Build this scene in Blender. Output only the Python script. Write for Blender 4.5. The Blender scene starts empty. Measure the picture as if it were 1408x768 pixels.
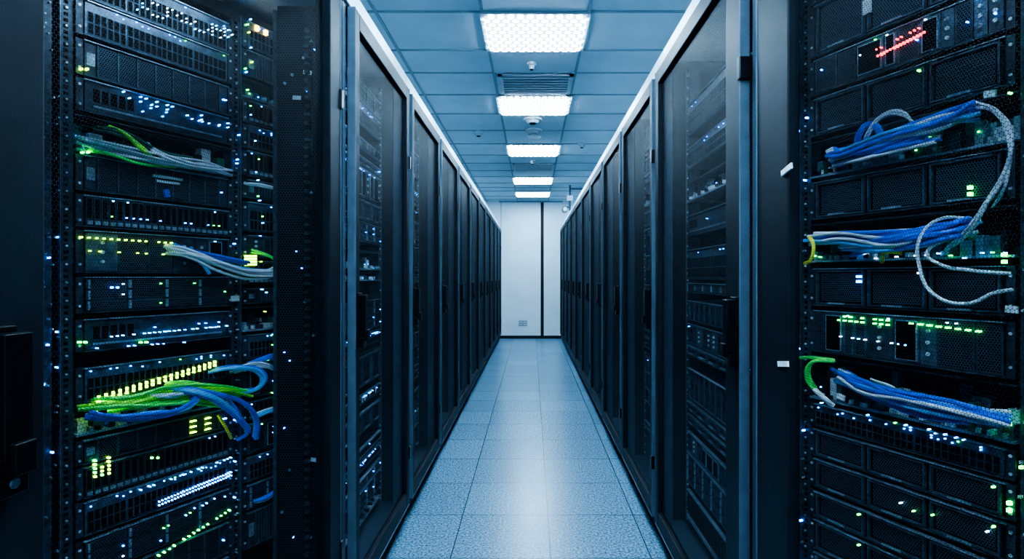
import bpy, math, random
from mathutils import Vector
R = random.Random(7)
F = 760.0; CX = 731.0; CY = 380.0; H = 1.2
scene = bpy.context.scene
COL = scene.collection

# ------------------------------------------------------------------ materials
MATS = {}
def nt(name):
    m = bpy.data.materials.new(name); m.use_nodes = True
    n = m.node_tree; n.nodes.clear()
    o = n.nodes.new('ShaderNodeOutputMaterial')
    return m, n, o
def pbr(name, col, rough=.5, metal=0.0, var=.25, scale=30, bump=0.0, bscale=300, spec=.5):
    m, n, o = nt(name)
    b = n.nodes.new('ShaderNodeBsdfPrincipled')
    b.inputs['Roughness'].default_value = rough
    b.inputs['Metallic'].default_value = metal
    b.inputs['Specular IOR Level'].default_value = spec
    tc = n.nodes.new('ShaderNodeTexCoord')
    no = n.nodes.new('ShaderNodeTexNoise'); no.inputs['Scale'].default_value = scale
    n.links.new(tc.outputs['Object'], no.inputs['Vector'])
    r = n.nodes.new('ShaderNodeValToRGB')
    r.color_ramp.elements[0].position = .3; r.color_ramp.elements[1].position = .7
    r.color_ramp.elements[0].color = [c*(1-var) for c in col]+[1]
    r.color_ramp.elements[1].color = [min(1, c*(1+var)) for c in col]+[1]
    n.links.new(no.outputs['Fac'], r.inputs['Fac'])
    n.links.new(r.outputs['Color'], b.inputs['Base Color'])
    if bump > 0:
        n2 = n.nodes.new('ShaderNodeTexNoise'); n2.inputs['Scale'].default_value = bscale
        n.links.new(tc.outputs['Object'], n2.inputs['Vector'])
        bp = n.nodes.new('ShaderNodeBump'); bp.inputs['Strength'].default_value = bump
        bp.inputs['Distance'].default_value = .001
        n.links.new(n2.outputs['Fac'], bp.inputs['Height'])
        n.links.new(bp.outputs['Normal'], b.inputs['Normal'])
    n.links.new(b.outputs[0], o.inputs[0])
    MATS[name] = m; return m
def emis(name, col, s):
    m, n, o = nt(name)
    e = n.nodes.new('ShaderNodeEmission'); e.inputs[0].default_value = (*col, 1); e.inputs[1].default_value = s
    n.links.new(e.outputs[0], o.inputs[0]); MATS[name] = m; return m

def hexdist(n, coord_sock, pitch, axes=('X', 'Z')):
    sx = n.nodes.new('ShaderNodeSeparateXYZ'); n.links.new(coord_sock, sx.inputs[0])
    cb = n.nodes.new('ShaderNodeCombineXYZ')
    n.links.new(sx.outputs[axes[0]], cb.inputs['X']); n.links.new(sx.outputs[axes[1]], cb.inputs['Y'])
    def vm(op, a, b=None):
        k = n.nodes.new('ShaderNodeVectorMath'); k.operation = op
        n.links.new(a, k.inputs[0])
        if b is not None: k.inputs[1].default_value = b
        return k
    q = vm('DIVIDE', cb.outputs[0], (pitch, pitch*1.732, 1))
    out = []
    for sh in (0, .5):
        a = vm('ADD', q.outputs[0], (sh+100, sh+100, 0))
        f = vm('FRACTION', a.outputs[0])
        c = vm('SUBTRACT', f.outputs[0], (.5, .5, 0))
        s = vm('MULTIPLY', c.outputs[0], (1, 1.732, 0))
        l = vm('LENGTH', s.outputs[0]); out.append(l.outputs['Value'])
    mi = n.nodes.new('ShaderNodeMath'); mi.operation = 'MINIMUM'
    n.links.new(out[0], mi.inputs[0]); n.links.new(out[1], mi.inputs[1])
    return mi.outputs[0]
def perforated(name, col, pitch, r, through=True, metal=.3, rough=.45):
    m, n, o = nt(name)
    tc = n.nodes.new('ShaderNodeTexCoord')
    d = hexdist(n, tc.outputs['Object'], pitch)
    lt = n.nodes.new('ShaderNodeMath'); lt.operation = 'LESS_THAN'; lt.inputs[1].default_value = r
    n.links.new(d, lt.inputs[0])
    b = n.nodes.new('ShaderNodeBsdfPrincipled'); b.inputs['Base Color'].default_value = (*col, 1)
    b.inputs['Metallic'].default_value = metal; b.inputs['Roughness'].default_value = rough
    b.inputs['Specular IOR Level'].default_value = .3
    mx = n.nodes.new('ShaderNodeMixShader')
    if through: t = n.nodes.new('ShaderNodeBsdfTransparent')
    else:
        t = n.nodes.new('ShaderNodeBsdfDiffuse'); t.inputs[0].default_value = (.002, .003, .005, 1)  # closed sheet: near-black dots painted as the shade in its holes
    n.links.new(lt.outputs[0], mx.inputs[0]); n.links.new(b.outputs[0], mx.inputs[1]); n.links.new(t.outputs[0], mx.inputs[2])
    n.links.new(mx.outputs[0], o.inputs[0]); MATS[name] = m; return m

pbr('powder_coat_black', (.012, .018, .026), .6, .0, .35, 180, .6, 500, .18)
pbr('door_frame_dark', (.011, .016, .023), .5, .0, .2, 20, .2, 500, .22)
pbr('post_grey', (.090, .13, .175), .5, .2, .12, 20)
pbr('header_light', (.58, .72, .82), .4, .1, .08, 8)
pbr('chassis', (.013, .019, .027), .55, .1, .3, 40, 0, 1, .3)
pbr('bezel', (.050, .070, .096), .42, .2, .45, 50)
pbr('bezel_blue', (.10, .145, .20), .38, .3, .35, 50)
pbr('edge_metal', (.38, .48, .58), .35, .4, .3, 60)
pbr('silver', (.75, .84, .92), .3, .3, .2, 80)
pbr('hole_black', (.002, .003, .004), .7, 0, .2, 30, 0, 1, .15)  # flat black standing in for the shade inside ports, slots and holes
pbr('plastic_black', (.004, .005, .007), .3, 0, .2, 30)
pbr('pcb_green', (.03, .14, .10), .5, 0, .5, 150)
pbr('label_white', (.75, .85, .92), .6, 0, .15, 200)
pbr('cable_blue', (.03, .17, .85), .4, 0, .15, 60)
pbr('cable_lightblue', (.16, .48, 1.0), .4, 0, .15, 60)
pbr('cable_white', (.72, .80, .87), .45, 0, .1, 60)
pbr('cable_green', (.12, .90, .14), .4, 0, .15, 60)
pbr('cable_lime', (.34, .98, .07), .4, 0, .15, 60)
pbr('cable_yellow', (.95, .85, .08), .4, 0, .1, 60)
pbr('wall_paint', (.76, .90, .97), .6, 0, .03, 3)
pbr('wall_dark_joint', (.01, .013, .018), .6)
pbr('ceiling_tile', (.56, .70, .78), .9, 0, .05, 4, .4, 250)
pbr('ceiling_bar', (.26, .35, .42), .5, 0, .05)
pbr('white_plastic', (.6, .68, .74), .5, 0, .05)
pbr('vent_metal', (.50, .58, .64), .5, .2, .05)
perforated('server_grille', (.095, .135, .185), .0065, .36, False, .3, .4)
perforated('side_grille', (.035, .05, .07), .010, .36, False, .2, .5)
perforated('door_mesh', (.018, .027, .038), .0062, .385, True, .0, .5)
perforated('door_mesh_mid', (.018, .027, .038), .0062, .41, True, .0, .5)
perforated('door_mesh_open', (.013, .019, .027), .0060, .478, True, .0, .5)
emis('led_blue', (.03, .25, 1.0), 12)
emis('led_cyan', (.10, .48, 1.0), 9)
emis('led_white', (.5, .8, 1.0), 6)
emis('led_green', (.05, 1.0, .15), 7)
emis('led_lime', (.50, 1.0, .03), 7)
emis('led_amber', (1.0, .6, .05), 7)
emis('led_red', (1.0, .03, .04), 7)

def floor_mat():
    m, n, o = nt('floor_vinyl_tile')
    tc = n.nodes.new('ShaderNodeTexCoord')
    sx = n.nodes.new('ShaderNodeSeparateXYZ'); n.links.new(tc.outputs['Object'], sx.inputs[0])
    def ma(op, a, b):
        k = n.nodes.new('ShaderNodeMath'); k.operation = op
        for i, v in enumerate((a, b)):
            if v is None: continue
            if isinstance(v, (int, float)): k.inputs[i].default_value = v
            else: n.links.new(v, k.inputs[i])
        return k.outputs[0]
    P = .4285
    def joint(s, off):
        a = ma('DIVIDE', ma('SUBTRACT', s, off), P); a = ma('ADD', a, 50)
        f = ma('FRACT', a, None); f = ma('SUBTRACT', f, .5); f = ma('ABSOLUTE', f, None)
        return ma('GREATER_THAN', f, .5-.0055), ma('FLOOR', a, None)
    jx, ix = joint(sx.outputs['X'], .082); jy, iy = joint(sx.outputs['Y'], 2.785)
    j = ma('MAXIMUM', jx, jy)
    no = n.nodes.new('ShaderNodeTexNoise'); no.inputs['Scale'].default_value = 95; no.inputs['Detail'].default_value = 5; no.inputs['Roughness'].default_value = .7
    n.links.new(tc.outputs['Object'], no.inputs['Vector'])
    r = n.nodes.new('ShaderNodeValToRGB')
    e = r.color_ramp.elements
    e[0].position = .38; e[0].color = (.055, .125, .20, 1)
    e[1].position = .50; e[1].color = (.165, .29, .41, 1)
    e.new(.62).color = (.34, .50, .63, 1)
    n.links.new(no.outputs['Fac'], r.inputs['Fac'])
    cb = n.nodes.new('ShaderNodeCombineXYZ'); n.links.new(ix, cb.inputs[0]); n.links.new(iy, cb.inputs[1])
    wn = n.nodes.new('ShaderNodeTexWhiteNoise'); wn.noise_dimensions = '2D'; n.links.new(cb.outputs[0], wn.inputs['Vector'])
    br = ma('ADD', ma('MULTIPLY', wn.outputs['Value'], .14), .90)
    mul = n.nodes.new('ShaderNodeVectorMath'); mul.operation = 'SCALE'
    n.links.new(r.outputs['Color'], mul.inputs[0]); n.links.new(br, mul.inputs['Scale'])
    mx = n.nodes.new('ShaderNodeMix'); mx.data_type = 'RGBA'
    n.links.new(j, mx.inputs[0]); n.links.new(mul.outputs[0], mx.inputs[6]); mx.inputs[7].default_value = (.035, .065, .10, 1)
    b = n.nodes.new('ShaderNodeBsdfPrincipled'); b.inputs['Roughness'].default_value = .27
    n.links.new(mx.outputs[2], b.inputs['Base Color'])
    n.links.new(b.outputs[0], o.inputs[0]); MATS['floor'] = m
floor_mat()
def lamp_mat():
    m, n, o = nt('led_panel_emitter')
    tc = n.nodes.new('ShaderNodeTexCoord')
    d = hexdist(n, tc.outputs['Object'], .055, ('X', 'Y'))
    lt = n.nodes.new('ShaderNodeMath'); lt.operation = 'LESS_THAN'; lt.inputs[1].default_value = .33
    n.links.new(d, lt.inputs[0])
    mm = n.nodes.new('ShaderNodeMath'); mm.operation = 'MULTIPLY_ADD'; mm.inputs[1].default_value = 76; mm.inputs[2].default_value = 2.2
    n.links.new(lt.outputs[0], mm.inputs[0])
    e = n.nodes.new('ShaderNodeEmission'); e.inputs[0].default_value = (.52, .78, 1, 1)
    n.links.new(mm.outputs[0], e.inputs[1]); n.links.new(e.outputs[0], o.inputs[0]); MATS['lamp'] = m
lamp_mat()

# ------------------------------------------------------------------ mesh builder (local frame: u=+X, outward n=-Y, Z up)
class MB:
    def __init__(s): s.v = []; s.f = []; s.m = []; s.names = []; s.dn = 0; s.blue = False
    def mi(s, n):
        if n not in s.names: s.names.append(n)
        return s.names.index(n)
    def p(s, u, z, n): return (u, -(n+s.dn), z)
    def box(s, u0, u1, z0, z1, n0, n1, mat):
        b = len(s.v)
        for n in (n0, n1):
            for (u, z) in ((u0, z0), (u1, z0), (u1, z1), (u0, z1)): s.v.append(s.p(u, z, n))
        for q in ((3, 2, 1, 0), (4, 5, 6, 7), (0, 1, 5, 4), (1, 2, 6, 5), (2, 3, 7, 6), (3, 0, 4, 7)):
            s.f.append(tuple(b+i for i in q)); s.m.append(s.mi(mat))
    def quad(s, u0, u1, z0, z1, n, mat):
        b = len(s.v)
        for (u, z) in ((u0, z0), (u1, z0), (u1, z1), (u0, z1)): s.v.append(s.p(u, z, n))
        s.f.append((b, b+1, b+2, b+3)); s.m.append(s.mi(mat))
    def rbox(s, u0, u1, z0, z1, n0, n1, ang, mat):
        b = len(s.v); cu, cz = (u0+u1)/2, (z0+z1)/2; c, d = math.cos(ang), math.sin(ang)
        for n in (n0, n1):
            for (u, z) in ((u0, z0), (u1, z0), (u1, z1), (u0, z1)):
                x, y = u-cu, z-cz; s.v.append(s.p(cu+x*c-y*d, cz+x*d+y*c, n))
        for q in ((3, 2, 1, 0), (4, 5, 6, 7), (0, 1, 5, 4), (1, 2, 6, 5), (2, 3, 7, 6), (3, 0, 4, 7)):
            s.f.append(tuple(b+i for i in q)); s.m.append(s.mi(mat))
    def cyl(s, u, z, n0, n1, r, mat, seg=12, axis='n', r2=None):
        b = len(s.v); r2 = r if r2 is None else r2
        for k, n in enumerate((n0, n1)):
            rr = r if k == 0 else r2
            for i in range(seg):
                a = 2*math.pi*i/seg
                if axis == 'n': s.v.append(s.p(u+rr*math.cos(a), z+rr*math.sin(a), n))
                else: s.v.append((u+rr*math.cos(a), z+rr*math.sin(a), n))
        for i in range(seg):
            j = (i+1) % seg
            s.f.append((b+i, b+j, b+seg+j, b+seg+i)); s.m.append(s.mi(mat))
        s.f.append(tuple(b+seg+i for i in range(seg))); s.m.append(s.mi(mat))
        s.f.append(tuple(b+i for i in reversed(range(seg)))); s.m.append(s.mi(mat))
    def mesh(s, name):
        me = bpy.data.meshes.new(name); me.from_pydata(s.v, [], s.f)
        for n in s.names: me.materials.append(MATS[n])
        me.polygons.foreach_set('material_index', s.m); me.update(); return me
def obj(name, me, parent=None, loc=(0, 0, 0), rot=0, bevel=0, seg=1):
    o = bpy.data.objects.new(name, me); COL.objects.link(o)
    if parent: o.parent = parent
    o.location = loc; o.rotation_euler = (0, 0, rot)
    if bevel:
        m = o.modifiers.new('bevel', 'BEVEL'); m.width = bevel; m.segments = seg; m.limit_method = 'ANGLE'
    return o
def empty(name, loc, rot=0):
    e = bpy.data.objects.new(name, None); COL.objects.link(e); e.location = loc; e.rotation_euler = (0, 0, rot)
    e.empty_display_size = .1; return e
def wbox(mb, x0, x1, y0, y1, z0, z1, mat):
    mb.box(x0, x1, z0, z1, -y1, -y0, mat)
def room_box(name, x0, x1, y0, y1, z0, z1, mat):
    mb = MB(); wbox(mb, x0, x1, y0, y1, z0, z1, mat); return obj(name, mb.mesh(name))

# ------------------------------------------------------------------ room shell
YF = 10.73; CH = 2.668
room_box('floor', -2.05, 2.05, -1.6, YF+.1, -.08, 0, 'floor')
room_box('ceiling', -2.05, 2.05, -1.6, YF+.1, CH, CH+.08, 'ceiling_tile')
room_box('wall_back', -2.05, 2.05, YF, YF+.1, 0, CH, 'wall_paint')
room_box('wall_front', -2.05, 2.05, -1.7, -1.6, 0, CH, 'wall_paint')
room_box('wall_left', -2.15, -2.05, -1.7, YF+.1, 0, CH, 'wall_paint')
room_box('wall_right', 2.05, 2.15, -1.7, YF+.1, 0, CH, 'wall_paint')
room_box('baseboard_back', -.62, .58, YF-.02, YF, 0, .055, 'wall_dark_joint')
mb = MB()
wbox(mb, .175, .235, YF-.012, YF, .05, CH, 'wall_dark_joint')
wbox(mb, -.60, -.585, YF-.008, YF, .05, CH, 'edge_metal')
wbox(mb, -.63, .6, YF-.03, YF, CH-.03, CH, 'edge_metal')
obj('trim_1', mb.mesh('trim_1'))
mb = MB()
ys = [-1.1, -.6, -.1, .4, .95, 1.4, 1.9, 2.45, 3.06, 3.58, 3.98, 4.46, 4.98, 5.55, 6.11, 6.67, 7.15, 7.65, 8.12, 8.68, 9.1, 9.48, 10.07, 10.5]
for y in ys: wbox(mb, -2.05, 2.05, y-.009, y+.009, CH-.006, CH+.002, 'ceiling_bar')
for k in range(-4, 4):
    x = .02+.295+k*.59
    wbox(mb, x-.009, x+.009, -1.6, YF, CH-.0065, CH+.002, 'ceiling_bar')
obj('trim_2', mb.mesh('trim_2'))
def lamp(yc, ly, w=.57):
    e = empty('ceiling_light', (.02, yc, CH))
    mb = MB(); a = w/2; b = ly/2; t = .025
    for (x0, x1, y0, y1) in ((-a-t, a+t, -b-t, -b), (-a-t, a+t, b, b+t), (-a-t, -a, -b, b), (a, a+t, -b, b)):
        wbox(mb, x0, x1, y0, y1, -.014, -.001, 'white_plastic')
    obj('light_frame', mb.mesh('light_frame'), e)
    mb = MB(); wbox(mb, -a, a, -b, b, -.024, -.002, 'lamp'); obj('light_panel', mb.mesh('light_panel'), e)
for y, l in ((-1.2, .5), (-.35, .5), (.68, .46), (1.65, .46), (3.32, .46), (4.72, .46), (6.39, .5), (8.4, .5), (9.78, .52)): lamp(y, l)  # first four are unseen lamps, added to brighten the near racks
def vent(y0, y1):
    mb = MB(); a = .275
    L = y1-y0
    wbox(mb, -a, a, -L/2, L/2, -.004, -.001, 'hole_black')
    for (x0, x1, q0, q1) in ((-a, a, -L/2, -L/2+.03), (-a, a, L/2-.03, L/2), (-a, -a+.03, -L/2, L/2), (a-.03, a, -L/2, L/2)):
        wbox(mb, x0, x1, q0, q1, -.014, -.002, 'vent_metal')
    n = 7
    for i in range(n):
        y = -L/2+.06+i*(L-.12)/(n-1)
        wbox(mb, -a+.03, a-.03, y-.013, y+.013, -.016, -.009, 'vent_metal')
    obj('ceiling_vent', mb.mesh('ceiling_vent'), None, (.03, (y0+y1)/2, CH))
vent(4.0, 4.44); vent(7.17, 7.63)
def detector(x, y, r=.05, dome=False):
    mb = MB()
    mb.cyl(0, 0, -.001, -.02, r, 'white_plastic', 20, 'z')
    mb.cyl(0, 0, -.02, -.045, r*.78, 'vent_metal', 20, 'z', r*.6)
    mb.cyl(0, 0, -.045, -.05, r*.35, 'hole_black', 12, 'z')
    if dome:
        mb.cyl(0, 0, -.05, -.075, r*.6, 'ceiling_bar', 16, 'z'); mb.cyl(0, 0, -.075, -.1, r*.95, 'white_plastic', 16, 'z', r*.5)
    obj('smoke_detector', mb.mesh('smoke_detector'), None, (x, y, CH))
def d_of(y): return F*(CH-H)/(CY-y)
detector(0, 3.8, .03); detector(.01, d_of(163), .085); detector(.02, d_of(178), .085, True)
detector((658-CX)/F*5.6, 5.6, .06); detector((800-CX)/F*6.1, 6.1, .05); detector(.01, 7.0, .04)
mb = MB()
cy = 8.9
wbox(mb, .60, .63, cy-.015, cy+.015, 2.26, CH, 'bezel_blue')
wbox(mb, .60, .98, cy-.015, cy+.015, CH-.07, CH-.045, 'bezel_blue')
wbox(mb, .57, .66, cy-.03, cy+.03, 2.42, 2.5, 'white_plastic')
wbox(mb, .53, .60, cy-.02, cy+.02, 2.30, 2.33, 'bezel_blue')
mb.cyl(.53, 2.27, -cy-.05, -cy+.14, .045, 'plastic_black', 16)
mb.cyl(.53, 2.27, -cy+.14, -cy+.15, .035, 'silver', 16)
obj('security_camera', mb.mesh('security_camera'))
mb = MB(); xo = (719-CX)/F*YF; zo = H-(444-CY)/F*YF
wbox(mb, xo-.08, xo+.08, YF-.012, YF, zo-.05, zo+.05, 'ceiling_bar')
for q in (-.037, .037):
    wbox(mb, xo+q-.028, xo+q+.028, YF-.015, YF-.011, zo-.034, zo+.034, 'white_plastic')
    wbox(mb, xo+q-.016, xo+q-.006, YF-.017, YF-.014, zo-.012, zo+.012, 'hole_black')
    wbox(mb, xo+q+.006, xo+q+.016, YF-.017, YF-.014, zo-.012, zo+.012, 'hole_black')
obj('wall_outlet', mb.mesh('wall_outlet'))

# ------------------------------------------------------------------ rack units
def led(mb, u, z, c, w=.004, h=.004, n=.016):
    if mb.blue and c in ('led_green', 'led_white'): c = 'led_blue'
    mb.box(u-w/2, u+w/2, z-h/2, z+h/2, n-.012, n, c)
def unit(mb, u0, u1, z0, z1, kind, rg, depth=.33, main='led_blue', lit=1.0):
    z0 += .0025; z1 -= .0025; h = z1-z0; w = u1-u0
    if kind == 'board':
        mb.box(u0, u1, z0, z1, -depth, -.10, 'chassis')
        mb.box(u0, u1, z0, z0+.006, -.10, .008, 'edge_metal'); mb.box(u0, u1, z1-.004, z1, -.10, 0, 'bezel')
        for (la, lb, nn) in ((0, .75, 1), (.1, .45, 2)):
            u = u0+.01
            while u < u1-.02:
                ww = rg.uniform(.008, .04); hh = rg.uniform(.2, lb+.15)*h
                n1 = rg.uniform(-.07, -.02) if nn == 1 else rg.uniform(-.02, .006)
                mb.box(u, min(u+ww, u1-.005), z0+.006, z0+hh, n1-.03, n1, rg.choice(['bezel', 'pcb_green', 'edge_metal', 'bezel_blue', 'chassis', 'bezel', 'silver']))
                if rg.random() < .5: mb.box(u+.002, u+.010, z0+.008, z0+.02, -.03, .010, rg.choice(['silver', 'label_white', 'edge_metal', 'plastic_black']))
                if rg.random() < .4*lit: led(mb, u+ww*.5, z0+hh*.6, rg.choice([main, 'led_green', 'led_cyan']), .0035, .0035, n1+.004)
                u += ww+rg.uniform(.002, .016)
        return
    mb.box(u0, u1, z0, z1, -depth, 0, 'chassis')
    for (a, b) in ((u0, u0+.016), (u1-.016, u1)):
        mb.box(a, b, z0, z1, 0, .006, 'bezel')
        for zz in (z0+h*.2, z0+h*.8): mb.cyl((a+b)/2, zz, .006, .009, .004, 'silver', 8)
    mb.box(u0+.016, u1-.016, z1-.003, z1, 0, .013, 'edge_metal')  # paler lip: edge highlight put into the colour
    mb.box(u0+.016, u1-.016, z0, z0+.0025, 0, .012, 'bezel_blue')
    a = u0+.02; b = u1-.02; zl = z0+.005; zh = z1-.006; hh = zh-zl
    if kind == 'drives25':
        n = max(4, int((b-a)/.019)); s = (b-a)/n
        for i in range(n):
            x = a+i*s
            mb.box(x+.001, x+s-.001, zl, zh, 0, .011, 'bezel')
            mb.box(x+.004, x+s-.004, zl+hh*.25, zh-.004, .011, .0122, 'hole_black')
            mb.box(x+.003, x+s-.003, zl+.002, zl+hh*.16, .011, .015, 'edge_metal')
            if rg.random() < .5*lit: led(mb, x+s*.5, zh-.004, rg.choice([main, main, 'led_cyan', 'led_green']), .0035, .0035)
    elif kind == 'drives35':
        rows = max(1, round(hh/.028)); cols = max(2, int((b-a)/.10)); s = (b-a)/cols; t = hh/rows
        for r in range(rows):
            for c in range(cols):
                x = a+c*s; y = zl+r*t
                mb.box(x+.0015, x+s-.0015, y+.001, y+t-.001, 0, .010, 'bezel')
                mb.quad(x+.014, x+s-.006, y+.004, y+t-.004, .0105, 'server_grille')
                mb.box(x+.004, x+.010, y+.003, y+t-.003, .010, .015, 'edge_metal')
                if rg.random() < .6*lit: led(mb, x+s-.012, y+t*.5, rg.choice([main, main, 'led_green', 'led_white']), .004, .003)
    elif kind == 'switch':
        mb.box(a, b, zl, zh, 0, .008, 'bezel_blue')
        n = max(6, int((b-a)/.0165)); s = (b-a-.01)/n; rows = 2 if hh > .03 else 1; t = hh*.72/rows
        for i in range(n):
            x = a+.005+i*s+(.003 if (i//6) % 2 else 0)
            for r in range(rows):
                y = zl+.003+r*t
                mb.box(x+.001, x+s-.002, y, y+t-.002, .006, .0105, 'bezel_blue')
                mb.box(x+.0020, x+s-.0030, y+.0012, y+t-.0032, .006, .011, 'hole_black')
            if rg.random() < .75*lit: led(mb, x+s*.5, zh-.004, main if rg.random() < .8 else 'led_green', .0035, .003, .012)
            if rg.random() < .45*lit: led(mb, x+s*.5, zh-.010, main, .003, .0028, .012)
    elif kind == 'vent':
        mb.box(a, b, zl, zh, 0, .006, 'bezel')
        mb.quad(a+.03, b-.03, zl+.003, zh-.003, .0065, 'server_grille')
        n = 7
        for i in range(n+1):
            x = a+.03+(b-a-.06)*i/n; mb.box(x-.002, x+.002, zl, zh, .006, .012, 'bezel_blue')
        mb.box(a+.004, a+.024, zl+hh*.3, zh-hh*.3, .006, .008, 'edge_metal')
        for i in range(3):
            if rg.random() < lit: led(mb, b-.024+i*.008, zl+hh*.5, main, .0035, .0035)
    elif kind == 'modules':
        n = max(2, int((b-a)/.125)); s = (b-a)/n
        for i in range(n):
            x = a+i*s; fr = .005
            mb.box(x+.002, x+s-.002, zl, zh, 0, .003, 'hole_black')
            for (p, q, r, t) in ((x+.006, x+s-.006, zl+.001, zl+fr), (x+.006, x+s-.006, zh-fr, zh-.001), (x+.006, x+.006+fr, zl, zh), (x+s-.006-fr, x+s-.006, zl, zh)):
                mb.box(p, q, r, t, .002, .013, 'bezel_blue')
            mb.quad(x+.018, x+s-.018, zl+.009, zh-.009, .005, 'server_grille')
            mb.box(x+s*.3, x+s*.62, zl+.002, zl+.007, .012, .017, 'edge_metal')
            if rg.random() < .8*lit: led(mb, x+s-.02, zh-.010, rg.choice([main, 'led_green', 'led_white']), .004, .004)
    elif kind == 'blank':
        mb.box(a, b, zl, zh, 0, .007, 'bezel')
        mb.box(a+.02, b-.02, zl+hh*.15, zl+hh*.22, .007, .009, 'edge_metal')
        for i in range(5): mb.box(a+.02+i*.022, a+.036+i*.022, zl+hh*.35, zl+hh*.8, .007, .0075, 'hole_black')
        n = 22
        for i in range(n):
            if rg.random() < .55*lit: led(mb, a+(b-a)*(.35+.6*i/n), zl+hh*.62, main, .003, .003)
            if rg.random() < .3*lit: led(mb, a+(b-a)*(.35+.6*i/n), zl+hh*.42, main, .003, .003)
    elif kind == 'modular':
        x = a
        while x < b-.03:
            ww = min(rg.uniform(.03, .09), b-x)
            mb.box(x+.001, x+ww-.001, zl, zh, 0, .009, rg.choice(['bezel', 'bezel_blue']))
            k = rg.random()
            if k < .4:
                mb.box(x+.006, x+ww-.006, zl+.006, zh-.006, .008, .013, 'edge_metal'); mb.box(x+.0085, x+ww-.0085, zl+.0085, zh-.0085, .009, .0135, 'hole_black')
            elif k < .75: mb.quad(x+.006, x+ww-.006, zl+.004, zh-.004, .0095, 'server_grille')
            else:
                for j in range(3): mb.cyl(x+ww*.5, zl+hh*(.25+.25*j), .009, .014, .005, 'silver', 10)
            for j in range(3):
                if rg.random() < .4*lit: led(mb, x+rg.uniform(.006, ww-.006), zh-.005, rg.choice([main, 'led_green', 'led_cyan']), .0035, .003)
            x += ww
def rails(mb, u, z0, z1, w=.03, side=1):
    mb.box(u, u+w, z0, z1, -.05, -.004, 'bezel')
    mb.box(u if side > 0 else u+w-.003, (u+.003) if side > 0 else u+w, z0, z1, -.05, .004, 'bezel_blue')
    z = z0+.02; k = 0
    while z < z1-.01:
        mb.box(u+w*.5-.005, u+w*.5+.005, z, z+.009, -.006, -.003, 'hole_black')
        if k % 3 == 0: mb.cyl(u+w*.5, z+.0045, -.004, .002, .0032, 'silver', 8)
        z += .0165; k += 1

# ------------------------------------------------------------------ the two angled racks next to the camera
TL = math.atan2(.898, .44); OL = Vector((-1.248, 1.51, 0))
TR = math.atan2(-.914, .407); OR = Vector((.877, 1.75, 0))
class Face:
    def __init__(s, O, th):
        s.O = O; s.U = Vector((math.cos(th), math.sin(th), 0)); s.N = Vector((math.sin(th), -math.cos(th), 0))
    def at(s, px, py, off=0):
        r = Vector(((px-CX)/F, 1, (CY-py)/F)); C = Vector((0, 0, H))
        t = (s.O+s.N*off-C).dot(s.N)/r.dot(s.N); return C+r*t
    def uz(s, px, py):
        p = s.at(px, py); return (p-s.O).dot(s.U), p.z
FL = Face(OL, TL); FR = Face(OR, TR)
def zL(y): return H+(CY-y)*1.51/F
def zR(y): return H+(CY-y)*1.75/F
def grid_leds(mb, face, a, b, cols, rows, col, dz=.012, w=.004, h=.004, p=1.0, jit=0, n=.018):
    u0, z0 = face.uz(*a); u1, z1 = face.uz(*b)
    for i in range(cols):
        t = i/max(1, cols-1)
        for r in range(rows):
            if R.random() <= p: led(mb, u0+(u1-u0)*t+R.uniform(-jit, jit), z0+(z1-z0)*t-r*dz+R.uniform(-jit, jit), col if isinstance(col, str) else R.choice(col), w, h, n)

e = empty('equipment_rack', OL, TL)
mb = MB(); rg = random.Random(3)
layL = [(-60, -6, 'switch'), (-6, 46, 'switch'), (50, 102, 'vent'), (104, 152, 'blank'), (154, 207, 'board'), (210, 262, 'vent'), (265, 312, 'drives25'),
        (314, 376, 'modular'), (379, 432, 'drives35'), (438, 486, 'blank'), (506, 556, 'switch'), (558, 602, 'board'), (606, 642, 'vent'),
        (644, 690, 'drives25'), (692, 742, 'switch'), (746, 800, 'drives35'), (804, 860, 'vent'), (864, 930, 'modules')]
for (a, b, k) in layL: unit(mb, 0, .46, zL(b), zL(a), k, rg, .33, 'led_blue', .45)
mb.box(0, .46, zL(505), zL(487), -.30, -.03, 'chassis')
obj('rack_servers', mb.mesh('rack_servers'), e)
mb = MB()
layB = [(-80, -30), (-28, 20), (22, 60), (62, 104), (106, 150), (152, 200), (204, 240), (244, 300), (304, 345), (350, 395), (400, 430), (434, 480), (484, 530), (534, 600), (604, 640), (644, 700), (704, 750), (754, 800), (804, 870)]
for i, (a, b) in enumerate(layB):
    unit(mb, .50, .68, zL(b), zL(a), rg.choice(['drives25', 'modular', 'vent', 'board', 'switch', 'drives35']), rg, .25, 'led_blue', .45)
obj('side_modules', mb.mesh('side_modules'), e)
mb = MB()
rails(mb, -.036, .12, 2.12, .034); rails(mb, .463, .12, 2.12, .034, -1); rails(mb, .684, .12, 2.12, .03, -1); rails(mb, -.10, .12, 2.12, .05)
mb.box(-.14, .72, .06, .12, -.34, 0, 'chassis'); mb.box(-.14, .72, 2.10, 2.14, -.34, 0, 'chassis')
for i in range(70): led(mb, R.uniform(-.095, -.04), R.uniform(.2, 2.0), R.choice(['led_blue', 'silver', 'edge_metal', 'edge_metal', 'edge_metal']), .0035, .0045, .012)  # blue LEDs, plus pale specks standing in for glints on the rail
for i in range(36): led(mb, R.choice([.478, .70])+R.uniform(-.01, .01), R.uniform(.2, 2.0), R.choice(['led_blue', 'silver', 'label_white']), .004, .004, .008)
obj('rack_rails', mb.mesh('rack_rails'), e)
mb = MB()
grid_leds(mb, FL, (132, 545), (292, 497), 20, 2, 'led_lime', .011, .005, .008)
grid_leds(mb, FL, (128, 558), (160, 548), 4, 2, 'led_lime', .012, .006, .008)
grid_leds(mb, FL, (127, 632), (146, 628), 3, 5, ['led_green', 'led_lime'], .011, .005, .005, .8)
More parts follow.
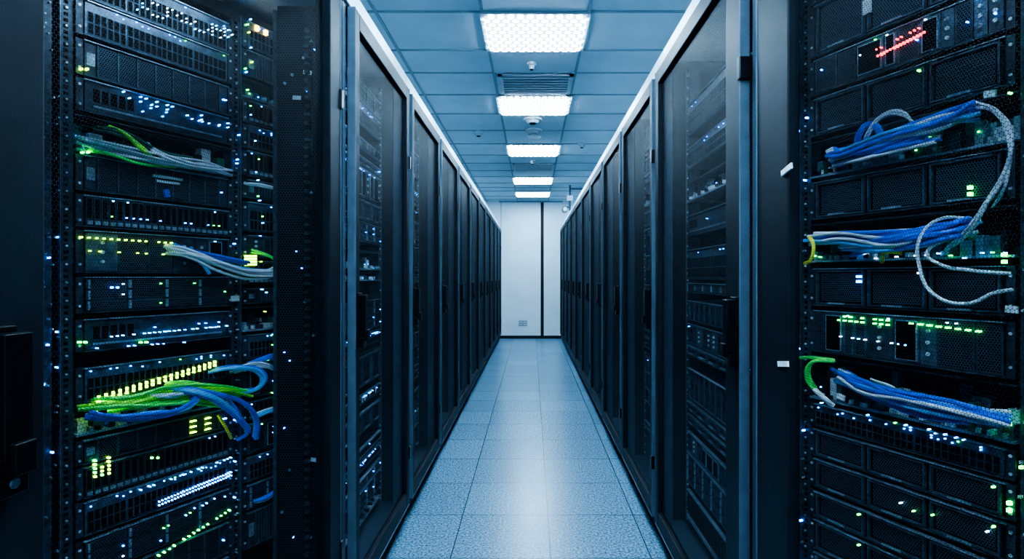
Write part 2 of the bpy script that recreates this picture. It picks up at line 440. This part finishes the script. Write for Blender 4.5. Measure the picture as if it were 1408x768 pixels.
grid_leds(mb, FL, (215, 688), (314, 648), 26, 2, 'led_blue', .011, .0026, .004)
grid_leds(mb, FL, (190, 672), (314, 628), 24, 1, 'led_cyan', .011, .003, .003, .5)
grid_leds(mb, FL, (108, 326), (232, 334), 14, 1, 'led_lime', .011, .004, .004, .85)
grid_leds(mb, FL, (120, 345), (232, 350), 10, 1, 'led_lime', .011, .003, .003, .5)
grid_leds(mb, FL, (185, -2), (316, 44), 22, 4, ['led_white', 'led_cyan'], .012, .0025, .0025, .4)
grid_leds(mb, FL, (150, 122), (310, 170), 24, 2, ['led_blue', 'led_cyan'], .014, .003, .003, .3)
grid_leds(mb, FL, (150, 462), (314, 447), 26, 1, 'led_cyan', .011, .003, .003, .6)
grid_leds(mb, FL, (130, 478), (250, 470), 16, 1, 'led_blue', .011, .003, .003, .5)
grid_leds(mb, FL, (150, 298), (312, 312), 20, 1, ['led_blue', 'led_green'], .011, .003, .003, .5)
grid_leds(mb, FL, (215, 762), (312, 700), 16, 1, 'led_green', .011, .004, .004, .8)
grid_leds(mb, FL, (215, 728), (312, 672), 18, 1, ['led_cyan', 'led_green'], .011, .003, .003, .5)
grid_leds(mb, FL, (262, 578), (282, 574), 2, 3, 'led_lime', .018, .020, .0026)
grid_leds(mb, FL, (336, 352), (347, 352), 3, 4, 'led_lime', .010, .009, .007)
grid_leds(mb, FL, (350, 38), (362, 44), 2, 2, 'led_amber', .010, .012, .007)
grid_leds(mb, FL, (335, 20), (385, 700), 50, 1, ['led_blue', 'led_cyan', 'led_blue', 'led_green', 'led_lime'], .01, .0035, .0035, .8, .02)
for q in ((108, 96), (110, 210), (190, 470), (205, 628), (106, 470), (150, 395)): grid_leds(mb, FL, q, (q[0]+8, q[1]), 2, 1, R.choice(['led_blue', 'led_lime', 'led_green']), .01, .005, .005)
obj('rack_leds', mb.mesh('rack_leds'), e)
mb = MB()
u, z = FL.uz(228, 248); mb.box(u-.045, u+.045, z+.004, z+.012, .005, .014, 'label_white'); mb.box(u-.035, u+.035, z-.010, z-.003, .005, .014, 'label_white')
u, z = FL.uz(226, 266); mb.rbox(u-.008, u+.008, z-.012, z+.012, .005, .016, .2, 'cable_blue')
for q in ((400, 242), (399, 418), (413, 352), (320, 410), (422, 124), (404, 118)):
    u, z = FL.uz(*q); mb.rbox(u-.016, u+.016, z-.010, z+.010, .012, .014, R.uniform(-.6, .3), 'label_white')
obj('rack_labels', mb.mesh('rack_labels'), e)

e = empty('equipment_rack', OR, TR)
mb = MB(); rg = random.Random(11)
layR = [(-140, -90, 'modules'), (-88, -40, 'drives35'), (-38, 12, 'modules'), (14, 84, 'modules'), (88, 136, 'modular'), (140, 192, 'modules'), (196, 248, 'board'), (252, 304, 'modules'),
        (308, 362, 'board'), (368, 420, 'modules'), (424, 482, 'modular'), (486, 546, 'board'), (550, 582, 'switch'), (584, 622, 'modules'), (624, 664, 'modules'), (668, 704, 'modules'), (706, 748, 'modules'), (750, 800, 'drives35'), (804, 860, 'modules')]
for (a, b, k) in layR: unit(mb, .01, .545, zR(b), zR(a), k, rg, .33, R.choice(['led_blue', 'led_green', 'led_white']), .4)
obj('rack_servers', mb.mesh('rack_servers'), e)
mb = MB()
rails(mb, -.03, .12, 2.12, .036); rails(mb, .55, .12, 2.12, .036, -1); rails(mb, -.085, .12, 2.12, .03)
mb.box(-.1, .62, .06, .12, -.34, 0, 'chassis'); mb.box(-.1, .62, 2.10, 2.14, -.34, 0, 'chassis')
for i in range(40): led(mb, R.uniform(-.08, .0), R.uniform(.2, 2.0), R.choice(['led_blue', 'silver', 'edge_metal', 'edge_metal']), .004, .005, .010)
for i in range(30): led(mb, R.uniform(.552, .58), R.uniform(.2, 2.0), R.choice(['led_green', 'silver', 'label_white']), .005, .006, .008)
obj('rack_rails', mb.mesh('rack_rails'), e)
mb = MB()
grid_leds(mb, FR, (1212, 78), (1276, 46), 15, 1, 'led_red', .01, .004, .005)
grid_leds(mb, FR, (1205, 72), (1268, 40), 12, 1, 'led_red', .01, .003, .003, .6)
grid_leds(mb, FR, (1158, 434), (1225, 440), 9, 2, 'led_green', .012, .006, .004, .8)
grid_leds(mb, FR, (1258, 444), (1350, 455), 8, 1, 'led_green', .012, .010, .004, .9)
grid_leds(mb, FR, (1160, 462), (1260, 475), 12, 1, ['led_white', 'led_cyan'], .012, .003, .003, .7)
grid_leds(mb, FR, (1184, 380), (1188, 380), 2, 2, 'led_blue', .014, .005, .007)
grid_leds(mb, FR, (1135, 552), (1330, 604), 20, 1, ['led_green', 'led_cyan', 'led_blue'], .01, .003, .003, .6, .004)
grid_leds(mb, FR, (1215, 182), (1390, 130), 10, 1, ['led_green', 'led_blue'], .01, .004, .004, .7, .008)
grid_leds(mb, FR, (1130, 350), (1390, 352), 18, 1, ['led_green', 'led_cyan', 'led_white'], .01, .003, .003, .6, .01)
grid_leds(mb, FR, (1120, 650), (1390, 740), 14, 1, ['led_green', 'led_white'], .01, .003, .003, .5, .01)
grid_leds(mb, FR, (1120, 100), (1380, 20), 14, 1, ['led_blue', 'led_white'], .01, .003, .003, .5, .01)
for q in ((1391, 572), (1392, 690), (1338, 258), (1385, 350)): grid_leds(mb, FR, q, (q[0]+5, q[1]), 1, 2, 'led_green', .016, .007, .008)
obj('rack_leds', mb.mesh('rack_leds'), e)
mb = MB()
for q in ((1145, 208), (1235, 190), (1165, 330), (1160, 545), (1365, 130), (1395, 425)):
    u, z = FR.uz(*q); mb.rbox(u-.012, u+.012, z-.008, z+.008, .008, .014, R.uniform(-.3, .6), 'label_white')
u, z = FR.uz(1196, 10); mb.box(u-.012, u+.012, z-.02, z+.02, .008, .014, 'silver')
obj('rack_labels', mb.mesh('rack_labels'), e)

# ------------------------------------------------------------------ cables
def cable_bundle(name, face, paths):
    cu = bpy.data.curves.new(name, 'CURVE'); cu.dimensions = '3D'; cu.bevel_depth = 1.0; cu.bevel_resolution = 2; cu.resolution_u = 8
    names = []
    for (pts, rad, mat, copies, spread) in paths:
        for c in range(copies):
            mm = mat if isinstance(mat, str) else mat[c % len(mat)]
            if mm not in names: names.append(mm); cu.materials.append(MATS[mm])
            sp = cu.splines.new('BEZIER'); sp.bezier_points.add(len(pts)-1); sp.material_index = names.index(mm)
            base = Vector((R.uniform(-1, 1), R.uniform(-1, 1), R.uniform(-1, 1)))*spread
            for i, p in enumerate(pts):
                off = p[2] if len(p) > 2 else .035
                w = face.at(p[0], p[1], off)+base+Vector((R.uniform(-1, 1), R.uniform(-1, 1), R.uniform(-1, 1)))*spread*.6
                b = sp.bezier_points[i]; b.co = w; b.radius = rad; b.handle_left_type = 'AUTO'; b.handle_right_type = 'AUTO'
    o = bpy.data.objects.new(name, cu); COL.objects.link(o); return o
cr = .0050
cable_bundle('network_cable_bundle', FL, [
    ([(112, 192, .02), (160, 205, .05), (230, 222, .065), (290, 228, .05), (316, 236, .03)], .0038, 'cable_white', 8, .012),
    ([(150, 175, .01), (172, 185, .05), (190, 200, .07), (208, 214, .06)], cr, 'cable_lime', 3, .007),
    ([(205, 200, .02), (215, 208, .06), (255, 222, .07), (300, 232, .04)], .0045, 'cable_white', 3, .008),
    ([(120, 205, .0), (150, 212, .04), (190, 222, .05), (240, 228, .03)], .0045, 'cable_green', 2, .006),
    ([(130, 178, .0), (165, 182, .04), (215, 208, .05), (262, 220, .03)], .004, 'pcb_green', 3, .007)])
cable_bundle('network_cable_bundle', FL, [
    ([(226, 343, .0), (262, 350, .05), (310, 368, .08), (350, 378, .08), (384, 370, .06), (380, 358, .03)], .0042, ['cable_white', 'cable_white', 'silver'], 8, .012),
    ([(226, 340, .0), (280, 356, .05), (340, 372, .08), (395, 368, .06), (420, 356, .03)], cr, ['cable_white', 'cable_blue', 'cable_lightblue'], 3, .008),
    ([(232, 338, .0), (258, 346, .04), (300, 352, .05), (340, 362, .04)], .005, 'cable_blue', 2, .008),
    ([(385, 366, .06), (402, 358, .06), (420, 354, .03)], .007, 'cable_blue', 3, .006),
    ([(262, 340, .03), (276, 358, .06), (288, 376, .06)], .006, 'cable_lightblue', 1, 0),
    ([(345, 345, .01), (368, 352, .05), (382, 362, .05)], .004, 'cable_green', 2, .006)])
cable_bundle('network_cable_bundle', FL, [
    ([(110, 562, .01), (160, 556, .05), (220, 552, .07), (270, 548, .06), (280, 540, .02)], cr, ['cable_lime', 'cable_green'], 4, .008),
    ([(125, 550, .0), (180, 548, .05), (235, 536, .06), (300, 532, .06), (345, 540, .04)], cr, ['cable_green', 'cable_lime'], 4, .010),
    ([(150, 568, .01), (200, 560, .06), (260, 556, .06), (310, 560, .05)], cr, ['cable_lime', 'cable_green'], 2, .010),
    ([(218, 530, .0), (262, 528, .05), (300, 540, .06), (330, 545, .05)], cr, ['cable_lime', 'cable_green'], 2, .006),
    ([(122, 570, .02), (150, 575, .07), (205, 572, .10), (258, 560, .10), (268, 545, .08), (240, 532, .04)], .0062, ['cable_blue', 'cable_lightblue'], 5, .007),
    ([(240, 530, .04), (290, 538, .09), (332, 550, .10), (352, 575, .08), (350, 600, .05)], .0062, ['cable_blue', 'cable_lightblue'], 5, .008),
    ([(230, 535, .04), (280, 540, .10), (318, 562, .10), (345, 592, .07)], .0062, ['cable_lightblue', 'cable_blue'], 3, .008),
    ([(280, 528, .02), (310, 545, .07), (330, 575, .09), (338, 596, .07), (325, 606, .04)], .0062, 'cable_blue', 2, .006),
    ([(285, 512, .0), (330, 505, .05), (362, 516, .07), (360, 530, .06), (330, 540, .03)], .006, ['cable_lightblue', 'cable_blue'], 4, .007),
    ([(345, 500, .02), (375, 490, .05), (405, 492, .06), (419, 502, .05), (414, 518, .03)], .0066, 'cable_blue', 3, .005),
    ([(320, 512, .01), (350, 502, .05), (390, 508, .05), (393, 500, .03)], .0042, 'cable_white', 4, .008),
    ([(350, 572, .02), (382, 562, .06), (400, 568, .05), (404, 582, .05), (398, 592, .03)], .0055, ['cable_lightblue', 'cable_white'], 3, .006),
    ([(300, 570, .02), (312, 590, .05), (318, 602, .04)], .005, 'cable_yellow', 1, .0),
    ([(200, 545, .03), (225, 546, .08), (255, 544, .06)], .006, 'cable_white', 2, .008)])
cable_bundle('network_cable_bundle', FL, [
    ([(346, 690, .0), (365, 684, .04), (385, 670, .05), (408, 660, .03)], .0065, ['cable_blue', 'cable_blue', 'cable_white'], 3, .005),
    ([(380, 682, .02), (398, 664, .05), (418, 660, .03)], .006, 'cable_white', 1, .0)])
cable_bundle('network_cable_bundle', FL, [
    ([(335, 255, .0), (365, 258, .04), (395, 268, .05), (428, 286, .03)], .0045, 'cable_white', 4, .006),
    ([(402, 115, .02), (420, 122, .04), (436, 130, .03)], .007, 'cable_lightblue', 2, .004),
    ([(418, 142, .02), (430, 155, .04), (442, 166, .03)], .006, 'cable_white', 1, .0),
    ([(385, 185, .02), (405, 192, .04), (425, 202, .03)], .006, 'cable_blue', 2, .005)])
cable_bundle('network_cable_bundle', FR, [
    ([(1145, 216, .0), (1180, 206, .05), (1240, 186, .07), (1300, 165, .06), (1345, 148, .03)], .0055, ['cable_lightblue', 'cable_white', 'cable_blue', 'cable_lightblue'], 11, .015),
    ([(1145, 210, .0), (1165, 208, .05), (1205, 198, .07), (1262, 176, .06), (1335, 150, .03)], .006, ['cable_blue'], 7, .015),
    ([(1150, 222, .0), (1190, 214, .05), (1230, 200, .06), (1290, 186, .05)], .0055, ['cable_blue', 'cable_white'], 4, .012),
    ([(1185, 205, .02), (1190, 185, .06), (1210, 162, .06), (1240, 158, .06), (1252, 172, .05)], .004, 'cable_white', 2, .005),
    ([(1180, 212, .02), (1186, 182, .06), (1198, 170, .06), (1215, 188, .05)], .005, 'cable_blue', 3, .005),
    ([(1335, 145, .03), (1370, 155, .07), (1388, 185, .08), (1386, 225, .08), (1352, 285, .08), (1330, 320, .06), (1300, 345, .03)], .0040, 'cable_white', 2, .005),
    ([(1390, 215, .08), (1380, 260, .07), (1365, 285, .05)], .0035, 'cable_white', 1, 0)])
cable_bundle('network_cable_bundle', FR, [
    ([(1390, 376, .04), (1340, 372, .07), (1290, 362, .07), (1275, 348, .07), (1300, 330, .06), (1345, 318, .03)], .0042, 'cable_white', 1, .0),
    ([(1336, 300, .02), (1290, 302, .07), (1266, 325, .09), (1264, 365, .09), (1285, 405, .09), (1330, 417, .08), (1368, 402, .06), (1392, 398, .03)], .0042, 'cable_white', 1, .0),
    ([(1118, 330, .0), (1170, 328, .05), (1230, 328, .06), (1290, 320, .05), (1335, 312, .02)], .0055, ['cable_lightblue', 'cable_blue', 'cable_white'], 11, .015),
    ([(1170, 342, .02), (1230, 332, .06), (1300, 316, .06), (1335, 308, .02)], .006, 'cable_blue', 8, .015),
    ([(1160, 336, .02), (1210, 340, .06), (1250, 338, .05), (1290, 330, .02)], .0055, ['cable_white', 'cable_lightblue'], 4, .012),
    ([(1108, 362, .03), (1116, 355, .05), (1120, 340, .05), (1114, 326, .02)], .005, 'cable_yellow', 2, .003),
    ([(1212, 360, .02), (1220, 346, .05), (1240, 348, .03)], .006, 'cable_yellow', 1, .0)])
cable_bundle('network_cable_bundle', FR, [
    ([(1155, 514, .0), (1190, 530, .05), (1240, 545, .07), (1310, 560, .07), (1388, 576, .03)], .0058, ['cable_lightblue', 'cable_blue', 'cable_white', 'cable_blue'], 12, .015),
    ([(1158, 520, .0), (1210, 545, .06), (1270, 562, .07), (1340, 575, .05)], .005, ['cable_white', 'cable_blue'], 6, .013),
    ([(1094, 492, .03), (1120, 491, .05), (1146, 494, .02)], .0045, 'cable_green', 2, .003),
    ([(1146, 496, .02), (1115, 500, .06), (1110, 520, .06), (1120, 535, .05)], .0055, 'cable_green', 2, .004),
    ([(1120, 535, .05), (1132, 546, .05), (1146, 558, .03)], .008, 'cable_white', 1, 0),
    ([(1200, 520, .02), (1240, 540, .05), (1252, 560, .04)], .004, 'cable_white', 2, .006)])

# ------------------------------------------------------------------ cabinets
ZT = 2.11
def cab_frame(W, p0, p1, side_u=None, side_n=-1.1, top=True):
    mb = MB()
    for (a, b) in ((0, p0), (W-p1, W)):
        mb.box(a, b, .10, ZT, -.05, 0, 'powder_coat_black' if (b-a) > .05 else 'post_grey')
    mb.box(0, W, ZT+.012, 2.195, -.03, .004, 'header_light')
    mb.box(0, W, ZT, ZT+.012, -.03, -.004, 'hole_black')
    if top: mb.box(0, W, 2.175, 2.2, -1.1, -.03, 'header_light')  # unseen top, made pale to bounce lamp light onto the ceiling
    else:
        for q in (-.36, -.72, -1.1): mb.box(0, W, 2.175, 2.2, q, q+.03, 'header_light')
    mb.box(0, W, .0, .085, -.06, -.006, 'powder_coat_black')
    mb.box(0, W, .085, .10, -1.1, 0, 'post_grey')
    mb.box(0, W, 0, 2.2, -1.12, -1.10, 'powder_coat_black')
    if side_u is not None:
        mb.box(side_u, side_u+.006, .1, 2.17, side_n, -.05, 'chassis')
    return mb.mesh('cabinet_frame')
def door_meshes(W, p0, p1, s0, s1, mat):
    a, b = p0+.004, W-p1-.004; z0, z1 = .10, ZT-.004
    mb = MB()
    mb.box(a, a+s0, z0, z1, .004, .030, 'door_frame_dark'); mb.box(b-s1, b, z0, z1, .004, .030, 'door_frame_dark')
    mb.box(a+s0, b-s1, z0, z0+.07, .004, .030, 'door_frame_dark'); mb.box(a+s0, b-s1, z1-.06, z1, .004, .030, 'door_frame_dark')
    for (q, r) in ((a-.0015, a+.0045), (b-.0045, b+.0015)): mb.box(q, r, z0, z1, .003, .0325, 'post_grey')
    mb.box(a, b, z0-.002, z0+.004, .003, .0325, 'post_grey')
    for z in (.35, 1.75):
        mb.box(b-.01, b+.012, z-.03, z+.03, .006, .036, 'plastic_black')
    fr = mb.mesh('door_frame')
    mb = MB(); mb.quad(a+s0-.004, b-s1+.004, z0+.066, z1-.056, .014, mat)
    return fr, mb.mesh('door_mesh')
def handle_mesh():
    mb = MB(); w = .021
    mb.box(-w, w, .955, 1.145, .028, .040, 'plastic_black')
    mb.box(-w*.8, w*.8, 1.000, 1.138, .040, .062, 'plastic_black')
    mb.box(-w*.62, w*.62, .985, 1.02, .040, .070, 'plastic_black')
    mb.box(-w*.9, w*.9, .960, .992, .040, .055, 'plastic_black')
    mb.cyl(0, .974, .055, .058, .006, 'bezel_blue', 14)
    return mb.mesh('door_handle')
HM = handle_mesh()
def content(u0, u1, seed, lit):
    mb = MB(); rg = random.Random(seed); mb.dn = -.10; mb.blue = True
    z = .16
    while z < 2.0:
        h = rg.choice([.045, .045, .089, .089, .13])
        if rg.random() < .25: z += .05; continue
        k = rg.choice(['drives25', 'vent', 'switch', 'drives35', 'modular', 'blank', 'board', 'modules'])
        unit(mb, u0, u1, z, min(z+h, 2.06), k, rg, .15, 'led_blue', lit if rg.random() < .4 else lit*.1)
        z += h+rg.choice([.003, .003, .01, .03])
    rails(mb, u0-.03, .12, 2.1, .026); rails(mb, u1+.004, .12, 2.1, .026, -1)
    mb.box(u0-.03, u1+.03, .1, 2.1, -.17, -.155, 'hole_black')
    return mb.mesh('cabinet_servers')
def cabinet(side, y0, y1, p0=.03, p1=.03, s0=.05, s1=.05, mat='door_mesh', cont=None, frame=None, dm=None, side_u=None, side_n=-1.1, hu=None, extra=None, top=True):
    W = y1-y0
    if side == 'L': loc = (-.622, y0, 0); th = math.pi/2
    else: loc = (.582, y1, 0); th = -math.pi/2
    e = empty('server_cabinet', loc, th)
    frame = frame or cab_frame(W, p0, p1, side_u, side_n, top)
    dm = dm or door_meshes(W, p0, p1, s0, s1, mat)
    obj('cabinet_frame', frame, e, bevel=.0025)
    obj('door_frame', dm[0], e, bevel=.003, seg=2); obj('door_mesh', dm[1], e)
    if hu is None: hu = p0+.03 if side == 'L' else W-p1-.03
    obj('door_handle', HM, e, (hu, 0, 0), bevel=.006, seg=3)
    if cont: obj('cabinet_servers', cont, e)
    if extra: extra(e)
    return e
def tagsR(e):
    mb = MB()
    for (px, py, a) in ((1083, 233, .2), (1078, 500, .15)):
        y = .552*F/(px-CX); z = H+(CY-py)*y/F; u = 1.43-y
        mb.rbox(u-.024, u+.024, z-.006, z+.006, .030, .034, a, 'label_white')
    obj('label_tags', mb.mesh('label_tags'), e)
def side_detail(side):
    def f(e):
        mb = MB()
        L = .25 if side == 'L' else .27
        mb.quad(.0, L, .1, 2.15, .0, 'side_grille')
        mb.box(0, .012, .1, 2.15, 0, .006, 'bezel'); mb.box(L*.5-.012, L*.5+.012, .1, 2.15, 0, .005, 'chassis')
        rg = random.Random(5); z = .15
        while z < 2.1:
            mb.box(L*.5-.008, L*.5+.008, z, z+.010, .005, .022, 'bezel')
            if rg.random() < .25: mb.cyl(rg.uniform(.03, L-.03), z, .0, .006, .005, 'edge_metal', 8)
            if rg.random() < .06: q = rg.uniform(.2, .7)*L; mb.rbox(q, q+.03, z, z+.014, .006, .008, rg.uniform(-.5, .5), 'label_white')
            if rg.random() < .2: led(mb, rg.uniform(.03, L-.03), z, 'led_blue', .003, .003, .008)
            z += .03
        o = obj('side_divider', mb.mesh('side_divider'), e)
        if side == 'L': o.location = (.157, .30, 0); o.rotation_euler = (0, 0, -math.pi/2)
        else: o.location = (.709, .06, 0); o.rotation_euler = (0, 0, math.pi/2)
    return f
cabinet('L', .56, 1.82, .04, .10, .069, .09, 'door_mesh_open', top=False, hu=.045)
cabinet('R', .30, 1.43, .07, .03, .165, .06, 'door_mesh_open', extra=tagsR, top=False)
cabinet('L', -.33, .56, cont=content(.12, .78, 91, .3), side_u=.88)
cabinet('R', -.62, .30, cont=content(.12, .78, 92, .3), side_u=.0)
WL = (10.70-1.82)/10
cabinet('L', 1.82, 1.82+WL, mat='door_mesh_mid', cont=content(.20, .80, 21, .7), side_u=.16, side_n=-.29, extra=side_detail('L'))
cabinet('R', 1.43, 2.50, mat='door_mesh_mid', cont=content(.10, .66, 34, .9), side_u=.70, side_n=-.33, s1=.11, extra=side_detail('R'))
dmL = door_meshes(WL, .03, .03, .05, .05, 'door_mesh'); frL = cab_frame(WL, .03, .03, .0)
WR = (10.70-2.50)/9
dmR = door_meshes(WR, .03, .03, .05, .05, 'door_mesh'); frR = cab_frame(WR, .03, .03, WR-.006)
cL = [content(.12, WL-.1, s, .2) for s in (5, 6, 8)]; cR = [content(.1, WR-.12, s, .2) for s in (15, 16, 18)]
for i in range(1, 10): cabinet('L', 1.82+WL*i, 1.82+WL*(i+1), cont=cL[i % 3], frame=frL, dm=dmL)
for i in range(9): cabinet('R', 2.50+WR*i, 2.50+WR*(i+1), cont=cR[i % 3], frame=frR, dm=dmR)

# ------------------------------------------------------------------ world + camera
w = bpy.data.worlds.new('world'); scene.world = w; w.use_nodes = True
w.node_tree.nodes['Background'].inputs[0].default_value = (.02, .04, .07, 1)
w.node_tree.nodes['Background'].inputs[1].default_value = .3
cam = bpy.data.cameras.new('camera'); co = bpy.data.objects.new('camera', cam); COL.objects.link(co)
co.location = (0, 0, H); co.rotation_euler = (math.pi/2, 0, 0)
cam.sensor_width = 36; cam.lens = F/1408*36; cam.shift_x = -(CX-704)/1408; cam.shift_y = -(384-CY)/1408
cam.clip_start = .05; cam.clip_end = 60
scene.camera = co
try:
    scene.view_settings.view_transform = 'AgX'; scene.view_settings.look = 'AgX - High Contrast'
    scene.view_settings.exposure = .18
except Exception as ex: print(ex)
